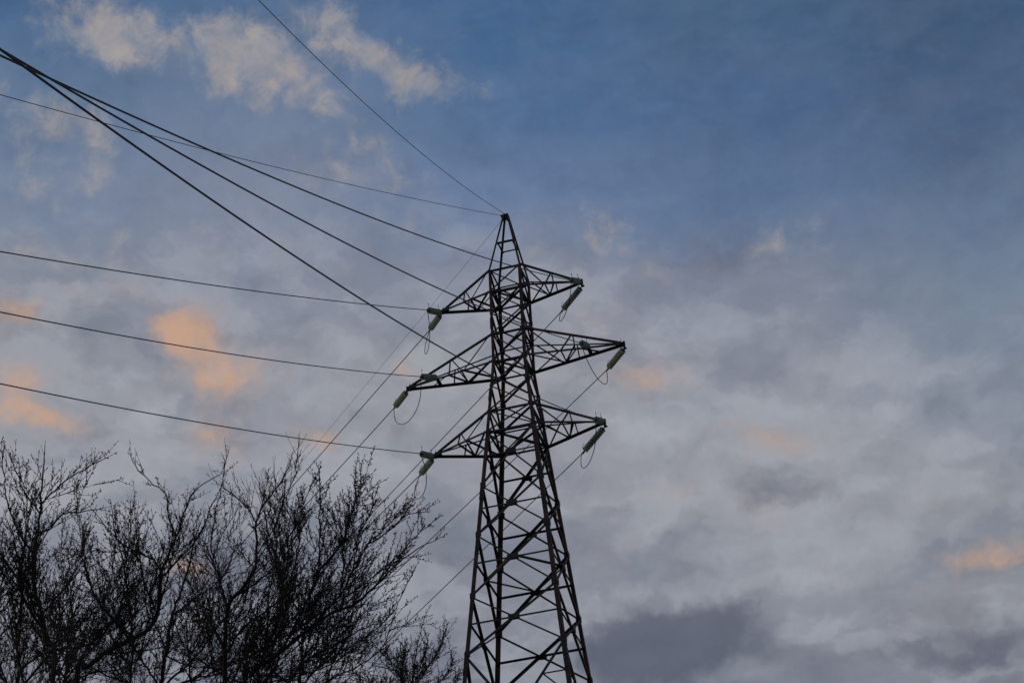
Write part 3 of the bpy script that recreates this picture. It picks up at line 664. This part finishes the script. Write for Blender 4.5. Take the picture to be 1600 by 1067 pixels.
tree(gb_(480, 13.9), 'low tangled leafless tree filling the bottom edge beside the small bush', {'p': [(470, 1085), (474, 1050), (470, 1010), (480, 970), (486, 930)], 'r1': .004, 'd': 1.1},
     [{'p': [(470, 1080), (520, 1060), (560, 1040), (596, 1010), (610, 980)], 'b': .3, 'd': 1.5, 'r': .009, 's': (.15, .45)}, {'p': [(470, 1085), (430, 1050), (400, 1010), (390, 960), (396, 920)], 'b': .3, 'd': 1.5, 'r': .010, 's': (.2, .5)},
      {'p': [(472, 1070), (510, 1030), (540, 1000), (556, 970)], 'b': -.3, 'd': 1.5, 'r': .009, 's': (.15, .45)}, {'p': [(470, 1085), (400, 1075), (340, 1050), (290, 1010), (270, 960)], 'b': -.2, 'r': .011, 's': (.2, .55)},
      {'p': [(470, 1090), (550, 1085), (600, 1070), (630, 1045)], 'b': .2, 'd': 1.6, 'r': .008, 's': (.12, .35)}], 13.9, .4, .05, .0024)
tree(gb_(30, 13.2), 'leafless tree behind the far left one, its fine twigs filling the lower left corner', {'p': [(26, 1085), (30, 1040), (24, 990), (34, 940), (30, 890), (40, 850)], 'r1': .003, 'd': 1.1},
     [{'p': [(26, 1085), (60, 1040), (96, 1000), (120, 950), (150, 910)], 'b': .3, 'r': .010, 's': (.2, .5)}, {'p': [(26, 1085), (-10, 1040), (-20, 990), (-10, 940)], 'b': .3, 'r': .010, 's': (.2, .5)},
      {'p': [(28, 1050), (70, 1020), (130, 1010), (170, 980), (200, 930)], 'b': -.3, 'r': .010, 's': (.2, .5)}, {'p': [(30, 1080), (90, 1070), (150, 1050), (200, 1040), (240, 1000)], 'b': .2, 'r': .010, 's': (.2, .5)}], 13.2, .3, .05, .0024)
tree(gb_(640, 15.5), 'small low leafless bush nearest the pylon leg, its shoots fanning up', {'p': [(640, 1120), (642, 1080), (648, 1040), (652, 1010), (658, 985)], 'r1': .003, 'd': 2.6, 'u': 0, 's': (.12, .34)},
     [{'p': [(642, 1090), (664, 1050), (682, 1024), (694, 995)], 'b': .2, 'r': .006, 's': (.1, .4), 'd': 2.5, 'u': 0}, {'p': [(640, 1100), (630, 1060), (630, 1030), (634, 1014)], 'b': .3, 'r': .006, 's': (.1, .4), 'd': 2.5, 'u': 0}, {'p': [(640, 1120), (610, 1090), (580, 1075), (560, 1065)], 'b': .3, 'r': .006, 's': (.1, .4), 'd': 2.5, 'u': 0}, {'p': [(640, 1120), (680, 1090), (706, 1070), (718, 1050)], 'b': .3, 'r': .006, 's': (.1, .35), 'd': 1.5, 'u': 0}, {'p': [(642, 1090), (620, 1050), (606, 1030), (596, 1018)], 'b': .2, 'r': .006, 's': (.1, .35), 'd': 2.5, 'u': 0},
      {'p': [(644, 1100), (680, 1070), (700, 1050), (706, 1035)], 'b': -.2, 'r': .006, 's': (.1, .34), 'd': 2.0}, {'p': [(640, 1110), (600, 1080), (570, 1060), (545, 1050)], 'b': -.2, 'r': .006, 's': (.1, .35)},
      {'p': [(642, 1090), (654, 1050), (664, 1020), (668, 1000)], 'b': .3, 'r': .006, 's': (.1, .34), 'd': 2.0}], 15.5, .95, .035, .0028)
tree(gb_(250, 14.4), 'dense leafless thicket tree standing behind the others, black with crossing twigs', {'p': [(250, 1080), (262, 1020), (270, 960), (290, 900), (300, 860), (312, 820)], 'r1': .004, 'd': 1.4},
     [{'p': [(252, 1075), (220, 1030), (190, 980), (160, 940), (150, 890)], 'b': .3, 'r': .010, 's': (.2, .6), 'd': 1.3}, {'p': [(256, 1070), (310, 1020), (340, 980), (380, 930), (390, 880)], 'b': .3, 'r': .010, 's': (.2, .6), 'd': 1.4},
      {'p': [(256, 1075), (330, 1050), (400, 1020), (450, 990), (500, 930)], 'b': -.3, 'r': .010, 's': (.2, .6), 'd': 1.5}, {'p': [(252, 1080), (180, 1060), (120, 1030), (70, 1000), (20, 940)], 'b': -.3, 'r': .010, 's': (.2, .6), 'd': 1.3},
      {'p': [(262, 1020), (240, 970), (236, 920), (250, 860)], 'b': .3, 'r': .008, 's': (.15, .5), 'd': 1.3}, {'p': [(300, 1080), (380, 1070), (450, 1060), (510, 1040), (560, 1010)], 'b': .3, 'r': .010, 's': (.15, .5), 'd': 1.3},
      {'p': [(270, 960), (310, 930), (350, 900), (370, 850)], 'b': .2, 'r': .008, 's': (.15, .5), 'd': 1.3}], 14.4, .35, .05, .0025)
